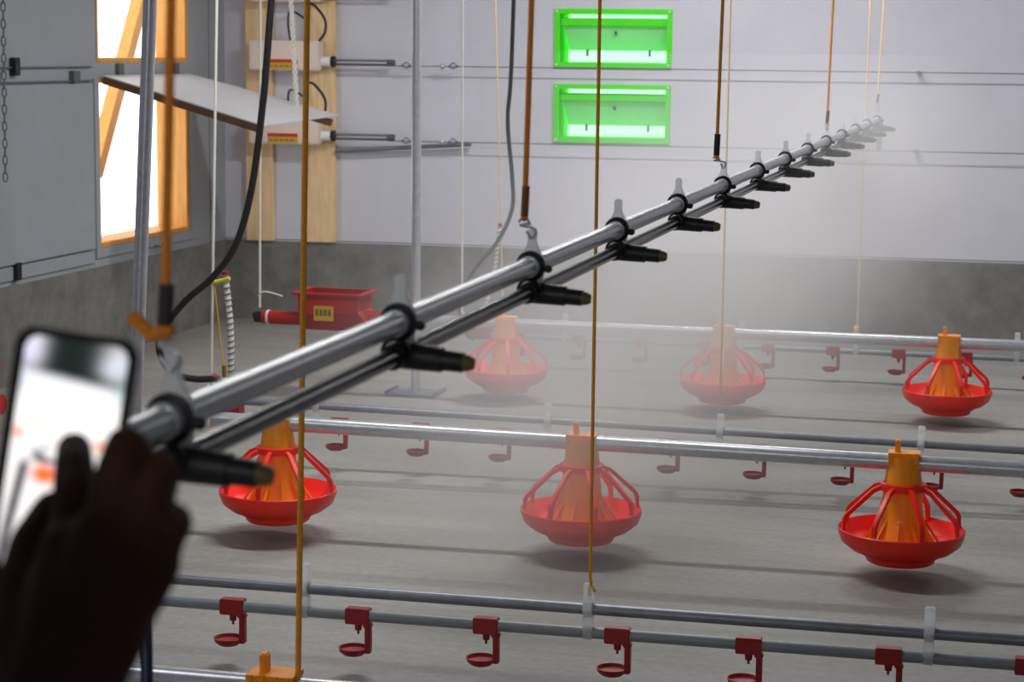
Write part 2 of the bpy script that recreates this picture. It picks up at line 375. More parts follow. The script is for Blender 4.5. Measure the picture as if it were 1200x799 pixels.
# ------------------------------------------------------------------ actuators on planks
for (xa, xb, nm) in ((289, 320, 'narrow timber plank on the back wall nearest the left corner'), (358, 393, 'timber plank on the back wall carrying the right ends of the actuators')):
    a = on_line(xa, 283, (WALLP[0]-.03, WALLP[1])); b = on_line(xb, 283, (WALLP[0]-.03, WALLP[1]))
    m = MB(); wallbox(m, a.x, b.x, DADO+.002, CEIL-.01, .03, .001)
    tag(m.build('timber_plank', 'wood', None, False, .002), nm, 'plank')
AP = (WALLP[0]-.11, WALLP[1])
for i, (ya, yb, lab) in enumerate(((47, 83, 'white actuator box on the planks, above the open flap'), (139, 170, 'white actuator box half hidden under the open flap'), (-36, 2, 'white actuator box cut off by the top edge'))):
    a = on_line(291, ya, AP); b = on_line(375, yb, AP)
    t = thing('actuator', lab, 'actuator', (a.x, a.y, b.z), math.atan(WALLP[1]), 'actuators on the timber planks')
    W_, H_ = b.x-a.x, a.z-b.z
    MB().box((0, 0, 0), (W_, .075, H_)).build('housing', 'act_box', t, False, .008)
    st = MB().box((.27*W_, -.002, .008), (.69*W_, 0, .058)).build('sticker', 'sticker_yellow', t, False)
    MB().box((.27*W_, -.003, .042), (.69*W_, -.0005, .06)).build('red_stripe', 'sticker_red', st, False)
    m = MB()
    for k in range(5): m.box((.29*W_+k*.03, -.003, .02), (.29*W_+k*.03+.02, -.0005, .027))
    m.build('printed_line', 'sticker_dark', st, False)
    MB().tube([(W_, .035, .05), (W_+.055, .035, .05)], .027, 12).build('connector', 'white_plastic', t)
    MB().tube([(W_+.055, .035, .05), (W_+.075, .035, .05)], .03, 12).build('collar', 'black_plastic', t)
    MB().tube([(W_+.07, .035, .058), (W_+.38, .035, .058)], .007, 8).build('rod', 'galv_dull', t)
    MB().tube([(W_+.07, .035, .036), (W_+.38, .035, .036)], .007, 8).build('rod', 'cable', t)
    m = MB().tube([(W_+.37, .035, .047), (W_+.41, .035, .047)], .018, 8); m.build('rod_end', 'cable', t)
    m = MB().tube(spline([(W_-.01, .02, H_), (W_+.03, .0, H_+.05), (W_+.02, .02, H_+.12), (W_-.04, .03, H_+.19), (W_-.08, .05, H_+.2)]), .007, 6)
    m.tube(spline([(W_*.55, .05, H_), (W_*.52, .05, H_+.1), (W_*.56, .05, H_+.16), (W_*.75, .05, H_+.12)]), .006, 6)
    m.build('wiring', 'black_rubber', t)
for i, (y0, y1, lab) in enumerate(((78, 86, 'thin pull cable along the back wall between the two green inlets'), (166, 181, 'thin pull cable along the back wall just below the lower green inlet'))):
    a = on_line(455, y0-1, (WALLP[0]-.075, WALLP[1]))
    t = thing('pull_cable', lab, 'cable', a)
    e = V((4.6, wy(4.6, .075), a.z))
    MB().tube([(0, 0, 0), rel(t, e)], .003, 6).build('wire', 'cable', t)
    for xx in (.07, .33): MB().tube([(xx, xx*.06, .0), (xx+.03, xx*.06, .02), (xx+.06, xx*.06, .0), (xx+.03, xx*.06, -.012)], .004, 6, closed=True).build('turnbuckle', 'cable', t)
    m = MB().ball((.3, .018, 0), .016, 8); m.build('clamp', 'galv', t)
    for xx in (2.8, 4.3): MB().box((xx-.008, xx*.06-.006, -.008), (xx+.008, xx*.06+.07, .008)).build('guide', 'galv_dull', t, False)
a = on_line(393, 177, (WALLP[0]-.04, WALLP[1])); b = on_line(552, 169, (WALLP[0]-.04, WALLP[1]))
tag(MB().tube([a, b], .012, 8).build('spare_rod', 'galv_dull'), 'loose grey rod fixed under the lower actuator cable', 'rod')

# ------------------------------------------------------------------ steel posts
PB = on_z(487, 461, 0); PT = on_line(488.5, 0, (PB.y, 0))
def post(base, top, r, lab):
    t = thing('steel_post', lab, 'post', base)
    d = (top-base); tt = base+d*((CEIL-.002)/d.z)
    MB().tube([(0, 0, .004), rel(t, tt)], r, 20).build('pole', 'galv', t)
    m = MB().box((-.115, -.09, .002), (.115, .09, .008)); m.build('base_plate', 'galv_dull', t, False)
    for x in (-.115, .108): MB().box((x, -.09, .008), (x+.007, .09, .02)).build('plate_lip', 'galv_dull', t, False)
    return t
post(PB, PT, .0205, 'galvanised steel post on a bent foot plate, in front of the back wall')
b = on_z(153, 640, 0); post(b, on_line(176, 0, (b.y, 0)), .0205, 'galvanised steel post in front of the open wall opening')

# ------------------------------------------------------------------ feed lines and feeders
ZP, RP = .335, .0235
TILT = {F1: .0105, D1: .016}; XREF = -.4       # the hung lines rise a little towards the left
def lift(pl, X): return TILT.get(pl, 0)*(XREF-X)
def line_pt(pl, X, z): return V((X, pl[0]+pl[1]*X, z))
def feed_line(pl, xa, xb, lab, rings):
    t = thing('feed_line', lab, 'pipe', line_pt(pl, xa, ZP+lift(pl, xa)), math.atan(pl[1]), 'steel feed lines across the floor')
    t.rotation_euler[1] = TILT.get(pl, 0)
    Ln = (xb-xa)/math.cos(math.atan(pl[1]))
    MB().tube([(0, 0, 0), (Ln, 0, 0)], RP, 20).build('pipe', 'galv', t)
    for x in rings: MB().tube([(x-xa-.006, 0, 0), (x-xa+.006, 0, 0)], RP+.006, 20).build('collar_ring', 'white_plastic', t)
    return t
x0f1 = on_line(2, 470, F1).x; x0f2 = on_line(432, 372, F2).x
feed_line(F0, -3.4, 1.2, 'thick steel feed line cut off along the bottom edge', [])
feed_line(F1, x0f1+.1, 2.0, 'thick steel feed line carrying the three nearer pan feeders', [on_line(247, 490, F1).x])
feed_line(F2, x0f2-.12, 3.0, 'steel feed line carrying the three farther pan feeders', [])

def feeder_meshes():
    P = {}
    pr = [(0, 0), (.094, 0), (.099, .004), (.101, .018), (.112, .02), (.116, .026), (.145, .036), (.172, .058), (.181, .082), (.183, .096),
          (.180, .099), (.176, .095), (.168, .066), (.142, .045), (.1, .036), (.05, .04), (0, .042)]
    P['pan'] = MB().lathe(pr, 48).mesh('pan', 'red_plastic')
    m = MB(); sw = .0068
    pth = [(.062, .214), (.088, .206), (.163, .138), (.169, .126), (.171, .092), (.179, .092), (.178, .13), (.171, .144), (.09, .218), (.062, .228)]
    m.extrude_outline(pth, lambda u, v, t: V((u, t, v)), -sw, sw)
    P['spoke'] = m.mesh('spoke', 'red_plastic', True, .0015)
    P['grill_ring'] = MB().lathe([(.056, .212), (.067, .212), (.069, .218), (.067, .232), (.056, .234), (.056, .212)], 32).mesh('grill_ring', 'red_plastic')
    m = MB(); m.lathe([(0, .30), (.047, .30), (.049, .27), (.054, .236), (.056, .21), (.06, .15), (.066, .115), (.085, .07), (.096, .045), (.09, .044), (0, .046)], 32)
    for k in range(10):
        R = Matrix.Rotation(2*math.pi*k/10+.2, 3, 'Z')
        m.box((.06, -.0035, .05), (.07, .0035, .125), R)
        p = [(.055, -.004, .13), (.055, .004, .13), (.112, .004, .046), (.112, -.004, .046)]
        m.slab([R @ V(q) for q in p], R @ V((.006, 0, .004)))
    P['cone'] = m.mesh('cone', 'orange_plastic')
    m = MB()
    n = 20
    m.lathe([(.048, .28), (.048, .312), (.045, .312), (.044, .285)], 28)
    m.box((-.044, -.03, .28), (.044, .03, .32)); m.box((-.045, -.033, .313), (.045, .033, .323))
    for k in range(4): m.box((-.042+k*.024, -.038, .296), (-.032+k*.024, -.03, .325))
    P['saddle'] = m.mesh('saddle', 'orange_plastic', True)
    P['tab'] = MB().box((-.026, -.012, .318), (-.011, .012, .358)).mesh('tab', 'orange_plastic', False, .003)
    return P
FP = feeder_meshes()
def feeder(pl, X, zb, ang, lab, scale=1.0):
    p = line_pt(pl, X, zb+lift(pl, X)*.4)
    t = thing('pan_feeder', lab, 'feeder', p, math.atan(pl[1]), 'red and orange pan feeders')
    for k in ('pan', 'grill_ring', 'cone', 'saddle'): link(k, FP[k], t)
    for o in list(t.children):
        if o.data == FP['saddle']: link('tab', FP['tab'], o)
    for k in range(8): link('spoke', FP['spoke'], t, None, (0, 0, ang+k*math.pi/4))
    return t
for (pl, px, py, ang, lab) in ((F1, 326, 600, -.02, 'red pan feeder with orange cone below the spray pipe, nearer row at left'),
                         (F1, 681, 600, .42, 'red pan feeder with orange cone in the middle of the nearer row'),
                         (F1, 1057, 600, .36, 'red pan feeder with orange cone at the right end of the nearer row'),
                         (F2, 593, 430, .3, 'misty red pan feeder under the spray nozzles, farther row'),
                         (F2, 847, 440, .1, 'pan feeder most faded by the mist, middle of the farther row'),
                         (F2, 1110, 450, .36, 'clear red pan feeder at the right of the farther row'),
                         (F0, 322, 795, .1, 'orange feeder top just showing at the bottom edge')):
    X = on_line(px, py, pl).x
    feeder(pl, X, .043, ang, lab)

def hopper(pl, pxl, pyl, lab, rope=True):
    # end hopper of a feed line: trough with a flared rim and a tube to the left
    X = on_line(pxl, pyl, pl).x
    t = thing('feed_hopper', lab, 'hopper', line_pt(pl, X, ZP-.06+lift(pl, X)), math.atan(pl[1]), 'red feed hoppers at the line ends')
    # body: from x=0 to .30 at top .23; sloping right side
    b0, b1, h = .0, .33, .165
    q = [(b0-.005, -.035, 0), (b1, -.035, 0), (b1, .035, 0), (b0-.005, .035, 0), (b0, -.1, h), (.275, -.1, h), (.275, .1, h), (b0, .1, h)]
    m = MB(); vs = [m.bm.verts.new(p) for p in q]
    mid = [m.bm.verts.new(p) for p in ((b0, -.1, .075), (.275, -.1, .09), (.275, .1, .09), (b0, .1, .075))]
    for i in range(4):
        j = (i+1) % 4
        m.bm.faces.new((vs[i], vs[j], mid[j], mid[i])); m.bm.faces.new((mid[i], mid[j], vs[4+j], vs[4+i]))
    m.bm.faces.new(vs[3::-1])
    body = m.build('body', 'hopper_red', t, False)
    m = MB()
    for (x0, x1, y0, y1) in ((-.025, .3, -.118, -.1), (-.025, .3, .1, .118), (-.025, .0, -.1, .1), (.275, .3, -.1, .1)): m.box((x0, y0, h-.004), (x1, y1, h+.006))
    m.build('rim', 'hopper_red', t, False)
    st = MB().box((.075, -.1035, .05), (.165, -.1005, .115)).build('label_plate', 'sticker_yellow', t, False)
    m = MB()
    for k in range(4): m.box((.083+k*.019, -.1055, .072), (.083+k*.019+.013, -.103, .1))
    m.build('printed_mark', 'sticker_dark', st, False)
    MB().tube([(-.2, 0, .042), (.01, 0, .042)], .03, 18).build('inlet_tube', 'hopper_red', t)
    MB().tube([(.26, 0, .06), (.36, 0, .06)], .032, 18).build('outlet_tube', 'hopper_red', t)
    m = MB().tube([(-.235, 0, .042), (-.2, 0, .042)], .026, 12).ball((-.24, .0, .05), .012, 8); m.build('end_bolt', 'black_plastic', t)
    MB().tube([(-.178, 0, .042), (-.168, 0, .042)], .033, 18).build('rope_loop', 'rope_white', t)
    return t
hopper(F2, 358, 372, 'red plastic feed hopper with a yellow label by the back wall')
hopper(F1, -118, 470, 'red feed hopper peeking out left of the phone')

# ------------------------------------------------------------------ drinker lines
ZS, ZW = .205, .148
m = MB(); m.box((-.03, -.016, -.02), (.03, .016, .018)); m.box((.014, -.011, -.028), (.034, .011, -.018)); m.box((.018, -.010, -.092), (.032, .010, -.02))
CUPM = m.mesh('cup_bracket', 'dark_red', False, .002)
m = MB(); m.lathe([(0, -.098), (.024, -.098), (.034, -.09), (.037, -.08), (.0345, -.08), (.03, -.088), (0, -.092)], 24, (-.012, 0, 0))
CUPC = m.mesh('cup', 'dark_red')
m = MB(); m.lathe([(0, -.046), (.003, -.046), (.003, -.038), (.008, -.036), (.0095, -.02), (0, -.018)], 12); NIP = m.mesh('nipple', 'dark_red')
# clear hanger clip: tab with a hole, shoulders, two pipe rings
clip_out = [(-.006, .062), (.006, .062), (.009, .055), (.007, .045), (.006, .034), (.018, .016), (.02, 0), (.016, -.014), (.012, -.022), (.014, -.03), (.015, -.07), (-.015, -.07), (-.014, -.03), (-.012, -.022), (-.016, -.014), (-.02, 0), (-.018, .016), (-.006, .034), (-.007, .045), (-.009, .055)]
m = MB(); m.extrude_outline(clip_out, lambda u, v, t: V((t, u, v)), -.012, .012)
CLIPM = m.mesh('hanger_clip', 'clear_plastic', False, .002)
m = MB(); m.tube([(-.009, 0, 0), (.009, 0, 0)], .0185, 16); CLIPR = m.mesh('clip_band', 'white_plastic')
def drinker(pl, xa, xb, cups, clips, lab, reg=None):
    a = math.atan(pl[1]); t = thing('drinker_line', lab, 'drinker line', line_pt(pl, xa, lift(pl, xa)), a, 'nipple drinker lines across the floor')
    t.rotation_euler[1] = TILT.get(pl, 0)
    ln = (xb-xa)/math.cos(a)
    MB().tube([(0, 0, ZS), (ln, 0, ZS)], .0135, 16).build('support_pipe', 'galv_dull', t)
    MB().tube([(0, 0, ZW), (ln, 0, ZW)], .0138, 16).build('water_pipe', 'pipe_grey', t)
    for X in cups:
        c = link('cup_bracket', CUPM, t, ((X-xa)/math.cos(a), 0, ZW))
        link('cup', CUPC, c); link('nipple', NIP, c)
    for X in clips:
        c = link('hanger_clip', CLIPM, t, ((X-xa)/math.cos(a), 0, ZS)); link('clip_band', CLIPR, c)
    if reg is not None:
        x = (reg-xa)/math.cos(a)
        g = MB().box((x-.08, -.04, .13), (x+.04, .04, .2)).build('pressure_regulator', 'dark_red', t, False, .01)
        MB().lathe([(0, .195), (.05, .195), (.052, .21), (.03, .225), (0, .23)], 20, (x-.02, 0, 0)).build('regulator_cap', 'dark_red', g)
    return t
def X_at(px, py, pl): return on_line(px, py, pl).x
c0 = [X_at(px, 720+(px-570)*.07, D0) for px in (-30, 125, 273, 420, 570, 724, 878, 1042, 1206)]
drinker(D0, -3.2, 1.0, c0, [X_at(357, 690, D0), X_at(690, 705, D0), X_at(1089, 745, D0)], 'twin pipe drinker line with red cups across the foreground')
st = X_at(887, 530, D1)-X_at(990, 536, D1)
c1 = [X_at(990, 536, D1)+k*-st for k in range(-6, 5)]
xr1 = X_at(270, 480, D1)
drinker(D1, xr1, 2.2, [x for x in c1 if x > xr1+.1], [X_at(px, 500, D1) for px in (370, 641, 843, 1079)], 'drinker line running just behind the nearer feed line', xr1)
st2 = X_at(976, 415, D2)-X_at(900, 412, D2)
xr2 = X_at(566, 392, D2)
c2 = [X_at(976, 415, D2)+k*st2 for k in range(-5, 7)]
drinker(D2, xr2, 2.8, [x for x in c2 if x > xr2+.1], [X_at(px, 405, D2) for px in (662, 868, 1003, 1192)], 'farthest drinker line, along the foot of the back wall', xr2)

# standpipes with a coiled spring look, standing on the regulators
for pl, px, y0, y1, X, lab, r in ((D1, 268, 322, 470, xr1, 'clear standpipe with dark coil at the left end of the middle drinker line', .011), (D2, 590, 265, 395, xr2, 'clear white standpipe in front of the concrete base, behind the spray pipe', .009)):
    b = V((X, pl[0]+pl[1]*X, .232+lift(pl, X))); top = on_line(px-4, y0, pl)
    t = thing('standpipe', lab, 'standpipe', b)
    pts = spline([b, b.lerp(top, .5)+V((.012, 0, 0)), top], 10); pts = [rel(t, p) for p in pts]
    MB().tube(pts, r, 12).build('tube', 'white_plastic', t)
    m = MB(); tot = rel(t, top); N = 20
    hel = []
    for k in range(N*10+1):
        f = k/(N*10); p = b.lerp(top, f)+V((.012, 0, 0))*(4*f*(1-f)); an = f*N*2*math.pi
        hel.append(rel(t, p)+V((math.cos(an), math.sin(an), 0))*(r+.001))
    m.tube(hel, .0028, 5).build('coil', 'hinge', t)
    MB().lathe([(0, 0), (r+.001, 0), (r+.001, .012), (0, .016)], 14, rel(t, top)).build('cap', 'dark_red', t)

# ------------------------------------------------------------------ hoses
def hose(pl, pts, r, lab):
    P = [on_line(x, y, pl) for x, y in pts]
    P[0] = P[1]+(P[0]-P[1])*((CEIL-.02-P[1].z)/(P[0].z-P[1].z))
    return tag(MB().tube(spline(P, 10), r, 12).build('water_hose', 'black_rubber'), lab, 'hose', 'black water hoses')
hose((D1[0]-.12, D1[1]), [(321, -40), (315, 40), (307, 130), (295, 220), (277, 285), (250, 324), (218, 352), (192, 385), (187, 412), (203, 437), (228, 444), (256, 446), (266, 468)], .0125, 'thick black hose hanging in a loop left of the planks')
hose((D2[0]-.1, D2[1]), [(603, -40), (600, 60), (595, 140), (600, 205), (600, 245), (583, 283), (556, 316), (538, 350), (543, 382), (556, 398)], .010, 'thinner black hose hanging beside the first brown rope sleeve')

# ------------------------------------------------------------------ ropes
def rope_thing(name, pl, top, bot, r, m_, lab, cat='rope', group=None):
    b = on_line(*bot, pl); tp = on_line(*top, pl); d = tp-b; e = b+d*((CEIL-.003-b.z)/d.z)
    t = thing(name, lab, cat, b, 0, group)
    MB().tube([(0, 0, 0), rel(t, e)], r, 8).build('strand', m_, t)
    return t
G = 'orange suspension cords of the floor lines'
t = rope_thing('cord', (D0[0], D0[1]), (703, 0), (691.5, 676), .0042, 'rope_orange', 'thin yellow cord tied to the foreground drinker line', group=G)
m = MB().tube(spline([(0, 0, 0), (.004, -.005, -.015), (-.003, .004, -.03), (0, 0, -.045)], 5), .004, 6).tube([(0, 0, -.012), (.014, -.004, -.034)], .003, 6); m.build('knot', 'rope_orange', t)
MB().tube([(0.004*math.cos(a), .0, -.045+.008*math.sin(a)) for a in [k*math.pi/6 for k in range(12)]], .0012, 6, closed=True).build('wire_loop', 'galv', t)
rope_thing('cord', (F0[0], F0[1]), (360, 0), (349, 812), .0058, 'rope_orange', 'thick orange rope running the full height left of centre', group=G)
t = rope_thing('cord', (D1[0], D1[1]), (856, 0), (844, 468), .0034, 'rope_cream', 'pale cord passing in front of the mistiest feeder', group=G)
t = rope_thing('cord', (D2[0], D2[1]), (1020, 0), (1004.5, 383), .0034, 'rope_cream', 'pale cord ending above the far drinker line, right of the spray pipe end', group=G)
MB().lathe([(0, -.03), (.012, -.028), (.012, -.01), (.005, 0)], 10).build('knot', 'rope_orange', t)
t = rope_thing('cord', (D2[0], D2[1]), (580.5, 0), (590, 392), .0034, 'rope_cream', 'pale cord just left of the thinner black hose', group=G)
GW = 'white suspension cords'
t = rope_thing('white_cord', (D1[0]-.06, D1[1]), (254, 0), (247.5, 452), .0052, 'rope_white', 'white cord with a yellow tie beside the coiled standpipe', group=GW)
def on_t(px, py, pl): return rel(t, on_line(px, py, pl))
pl = (D1[0]-.06, D1[1])
MB().tube(spline([on_t(247, 322, pl), on_t(251, 330, pl), on_t(259, 329, pl), on_t(269, 326, pl)], 5), .008, 8).build('yellow_tie', 'rope_yellow', t)
MB().tube([on_t(251, 331, pl), on_t(262, 430, pl)], .0025, 6).build('loose_cord', 'rope_orange', t)
MB().tube([on_t(262.5, 428, pl), on_t(263, 442, pl)], .008, 8).build('crimp', 'brass', t)
MB().tube([on_t(248, 441, pl), on_t(256, 446, pl)], .016, 10).build('red_fitting', 'dark_red', t)
t = rope_thing('white_cord', (F2[0]-.035, F2[1]), (305, 0), (304.5, 360), .0055, 'rope_white', 'white cord holding up the tube end of the red hopper', group=GW)
pl = (F2[0]-.04, F2[1])
MB().tube(spline([on_t(303, 347, pl), on_t(308, 342, pl), on_t(318, 343, pl), on_t(331, 347, pl)], 6), .004, 6).build('loose_end', 'rope_white', t)
t = rope_thing('white_cord', (F2[0], F2[1]), (542, 0), (541.5, 366), .0042, 'rope_white', 'thin white cord right of the footed steel post', group=GW)
m = MB().tube(spline([(0, 0, 0), (.012, 0, -.01), (.02, 0, -.03), (.01, 0, -.045), (-.01, 0, -.05)], 5), .004, 6); m.build('hook', 'galv', t)
# twisted white cord that holds the flap
t = thing('flap_cord', 'twisted white cord holding up the open flap', 'rope', (0, 0, 0))
e = on_line(348, 131, (YO1-.15, 0)); e.z = hz+(fz-hz)*((e.x-XL)/(fx-XL))+.006
t.location = e; tp = on_line(341, 0, (YO1-.15, 0)); d = tp-e; tp = e+d*((CEIL-.003-e.z)/d.z)
m = MB()
for ph in (0, math.pi):
    N = 420; m.tube([rel(t, e.lerp(tp, k/N))+V((math.cos(k*.42+ph), math.sin(k*.42+ph), 0))*.007 for k in range(N+1)], .0065, 5)
m.build('strand', 'rope_white', t)
# chain at the far left
pl = (7.7, 0); a = on_line(6.5, 216, pl); b = on_line(3.5, 0, pl)
ch = thing('chain', 'dark link chain hanging at the far left edge', 'chain', a)
m = MB(); m.tube([V((0.009*math.cos(x), 0, .021*math.sin(x))) for x in [k*math.pi/5 for k in range(10)]], 0.003, 5, closed=True)
LK = m.mesh('link', 'hinge')
d = (b-a); N = int((CEIL-.03-a.z)/.035)
for k in range(N): link('link', LK, ch, d/d.z*(.03+k*.035), (0, 0, (k % 2)*math.pi/2+.3))

# ------------------------------------------------------------------ the spray line
N_CLIP = 14
def sp(i, dz=0): return V((-.693-.0115*i, 1.52+.632*i, 1.2+dz))
S0, S1 = sp(-.42), sp(13.35)
ad = (sp(13)-sp(0)).normalized(); rz = math.atan2(ad.y, ad.x)-math.pi/2
spl = thing('spray_line', 'twin pipe spray line with black nozzles, slung diagonally through the picture', 'spray line', S0, rz)
Ls = (S1-S0).length; DZ = -.037
MB().tube([(0, 0, 0), (0, Ls, 0)], .0135, 24).build('upper_pipe', 'pipe_light', spl)
MB().tube([(0, 0, DZ), (0, Ls, DZ)], .0105, 24).build('lower_pipe', 'pipe_dark', spl)
m = MB(); m.box((-.012, Ls-.02, -.16), (.012, Ls, .012)); m.build('end_drop', 'pipe_grey', spl, False, .003)
hang = [(-.004, .052), (-.0068, .048), (-.0068, .041), (-.0045, .034), (-.006, .028), (-.017, .013), (-.019, 0), (-.016, -.016), (-.013, -.025), (-.015, -.037), (-.012, -.05), (.012, -.05), (.015, -.037), (.013, -.025), (.016, -.016), (.019, 0), (.017, .013), (.006, .028), (.0045, .034), (.0068, .041), (.0068, .048), (.004, .052)]
m = MB(); m.extrude_outline(hang, lambda u, v, t: V((u, t, v)), .003, .011); HM = m.mesh('hanger_clip', 'clear_plastic', False, .0015)
def circ(r, z, y=0, n=20): return [(r*math.cos(2*math.pi*k/n), y, z+r*math.sin(2*math.pi*k/n)) for k in range(n)]
m = MB(); m.tube(circ(.0182, 0, -.003), .0038, 8, closed=True); m.ball((.0255, -.001, -.003), .006, 8); m.tube([(.014, -.001, -.002), (.027, -.001, -.004)], .005, 8)
RM = m.mesh('black_ring', 'black_rubber')
m = MB(); m.tube([(0, -.02, 0), (0, .012, 0)], .0155, 20); COL = m.mesh('pipe_collar', 'pipe_light')
m = MB(); m.tube(circ(.0155, DZ+.004, -.012), .0025, 6, closed=True); m.tube([(0, -.026, DZ), (0, .03, DZ)], .0145, 16)
m.tube([(.0, .004, DZ-.001), (.05, .004, DZ-.004)], [.0152, .0142], 14); m.tube([(.048, .004, DZ-.004), (.074, .004, DZ-.006)], [.012, .0114], 14)
NM = m.mesh('nozzle', 'black_plastic')
m = MB(); m.tube([(.071, .004, DZ-.006), (.08, .004, DZ-.0066), (.086, .004, DZ-.007)], [.0098, .0092, .0065], 12); NT = m.mesh('nozzle_tip', 'nozzle_tip')
for i in range(N_CLIP):
    y = (sp(i)-S0).length
    h = link('hanger_clip', HM, spl, (0, y, 0)); link('black_ring', RM, spl, (0, y, 0)); link('pipe_collar', COL, spl, (0, y, 0))
    n = link('nozzle', NM, spl, (0, y, 0), None); link('nozzle_tip', NT, n)
# suspension ropes of the spray line
GS = 'ropes holding up the spray line'
def susp(i, top, bot, slv, r, mt, smt, lab, tail=False, rs=.006):
    ctr = sp(i); hookpt = ctr+V((0, 0, .045)); pl = (ctr.y, 0)
    b = on_line(*bot, pl); tp = on_line(*top, pl); d = tp-b; e = b+d*((CEIL-.003-b.z)/d.z)
    t = thing('suspension_rope', lab, 'rope', b, 0, GS)
    MB().tube([(0, 0, 0), rel(t, e)], r, 8).build('strand', mt, t)
    s = on_line(*slv, pl)
    MB().tube([rel(t, s), (0, 0, .004)], rs, 10).build('sleeve', smt, t)
    h = rel(t, hookpt); L_ = -h.z
    w_ = min(.014, L_*.3)
    pts = [V((-.008, 0, -.004)), V((0, 0, .004)), V((.008, 0, -.006)), V((.004, 0, -L_*.3))+h*0, V((-.006, 0, -L_*.42)), h+V((.0, 0, L_*.45)), h+V((w_, 0, L_*.28)), h+V((w_*.9, 0, 0)), h+V((0, 0, -.006)), h+V((-w_*.9, 0, .002)), h+V((-w_*1.2, 0, L_*.18))]
    MB().tube(spline(pts, 6), .0018, 8).build('hook', 'galv', t)
    if tail:
        m = MB().ball((0, 0, 0), .0085, 10, (1.1, 1, .9)).tube(spline([(0, -.004, 0), (-.01, -.006, -.002), (-.018, -.006, .006), (-.028, -.006, .012)], 6), [.006]*18+[.0035], 8); m.build('knot', mt, t)
    else:
        m = MB().ball((0, 0, .002), rs*.95, 8); m.build('knot', mt, t)
    return t
susp(0, (200.5, 0), (193, 388), (196, 332), .0042, 'rope_deep', 'sleeve_black', 'blurred orange rope with a black sleeve nearest the camera, left', True, .0062)
susp(2, (623, 0), (614.5, 257), (616.5, 218), .0042, 'rope_deep', 'sleeve_brown', 'orange rope with a brown sleeve, right of the thinner hose', False, .0055)
susp(5, (847, 0), (839.5, 184), (841, 157), .004, 'rope_orange', 'sleeve_black', 'orange rope with a dark sleeve, right of the green inlets', False, .007)
susp(9, (976.5, 0), (969, 145), (970.5, 130), .004, 'rope_orange', 'sleeve_brown', 'fine orange rope over the far half of the spray line')
susp(13, (1036, 0), (1028, 122), (1029.5, 110), .004, 'rope_cream', 'sleeve_brown', 'faint rope at the far end of the spray line')

# ------------------------------------------------------------------ blue pole at the bottom
b = at(171, 720, 2.5)
t = thing('blue_pole', 'dark blue upright pole beside the hand at the bottom edge', 'pole', (b.x, b.y, 0))
MB().tube([(0, 0, .012), (0, 0, b.z-.006), (0, 0, b.z)], [.0078, .0078, .005], 14).build('shaft', 'blue_paint', t)
MB().lathe([(0, .0), (.09, 0), (.09, .008), (.02, .014), (.012, .04), (0, .04)], 24).build('foot', 'blue_paint', t)

# ------------------------------------------------------------------ phone
pc = at(72, 535, 1.165)
pr_ = (right*math.cos(math.radians(-8.5))+up*math.sin(math.radians(-8.5))); pu = (up*math.cos(math.radians(-8.5))-right*math.sin(math.radians(-8.5)))
pr_ = (pr_+fwd*.12).normalized(); pn = -(pr_.cross(pu).normalized())
if pn.dot(fwd) > 0: pn = -pn
pu = pn.cross(pr_).normalized()
if pu.dot(up) < 0: pu = -pu
PW, PH, PT_ = .0695, .143, .008
ph = thing('smartphone', 'black phone filming the spray, bright scene on its screen', 'phone', pc)
def rrect(w_, h_, r, n=6):
    out = []
    for cx, cy, a0 in ((w_/2-r, h_/2-r, 0), (-w_/2+r, h_/2-r, 90), (-w_/2+r, -h_/2+r, 180), (w_/2-r, -h_/2+r, 270)):
        for k in range(n+1):
            a = math.radians(a0+90*k/n); out.append((cx+r*math.cos(a), cy+r*math.sin(a)))
    return out
def pp(u, v, t): return pr_*u+pu*v+pn*t
MB().extrude_outline(rrect(PW, PH, .011), pp, -PT_, 0).build('body', 'phone_body', ph, True, .0012)
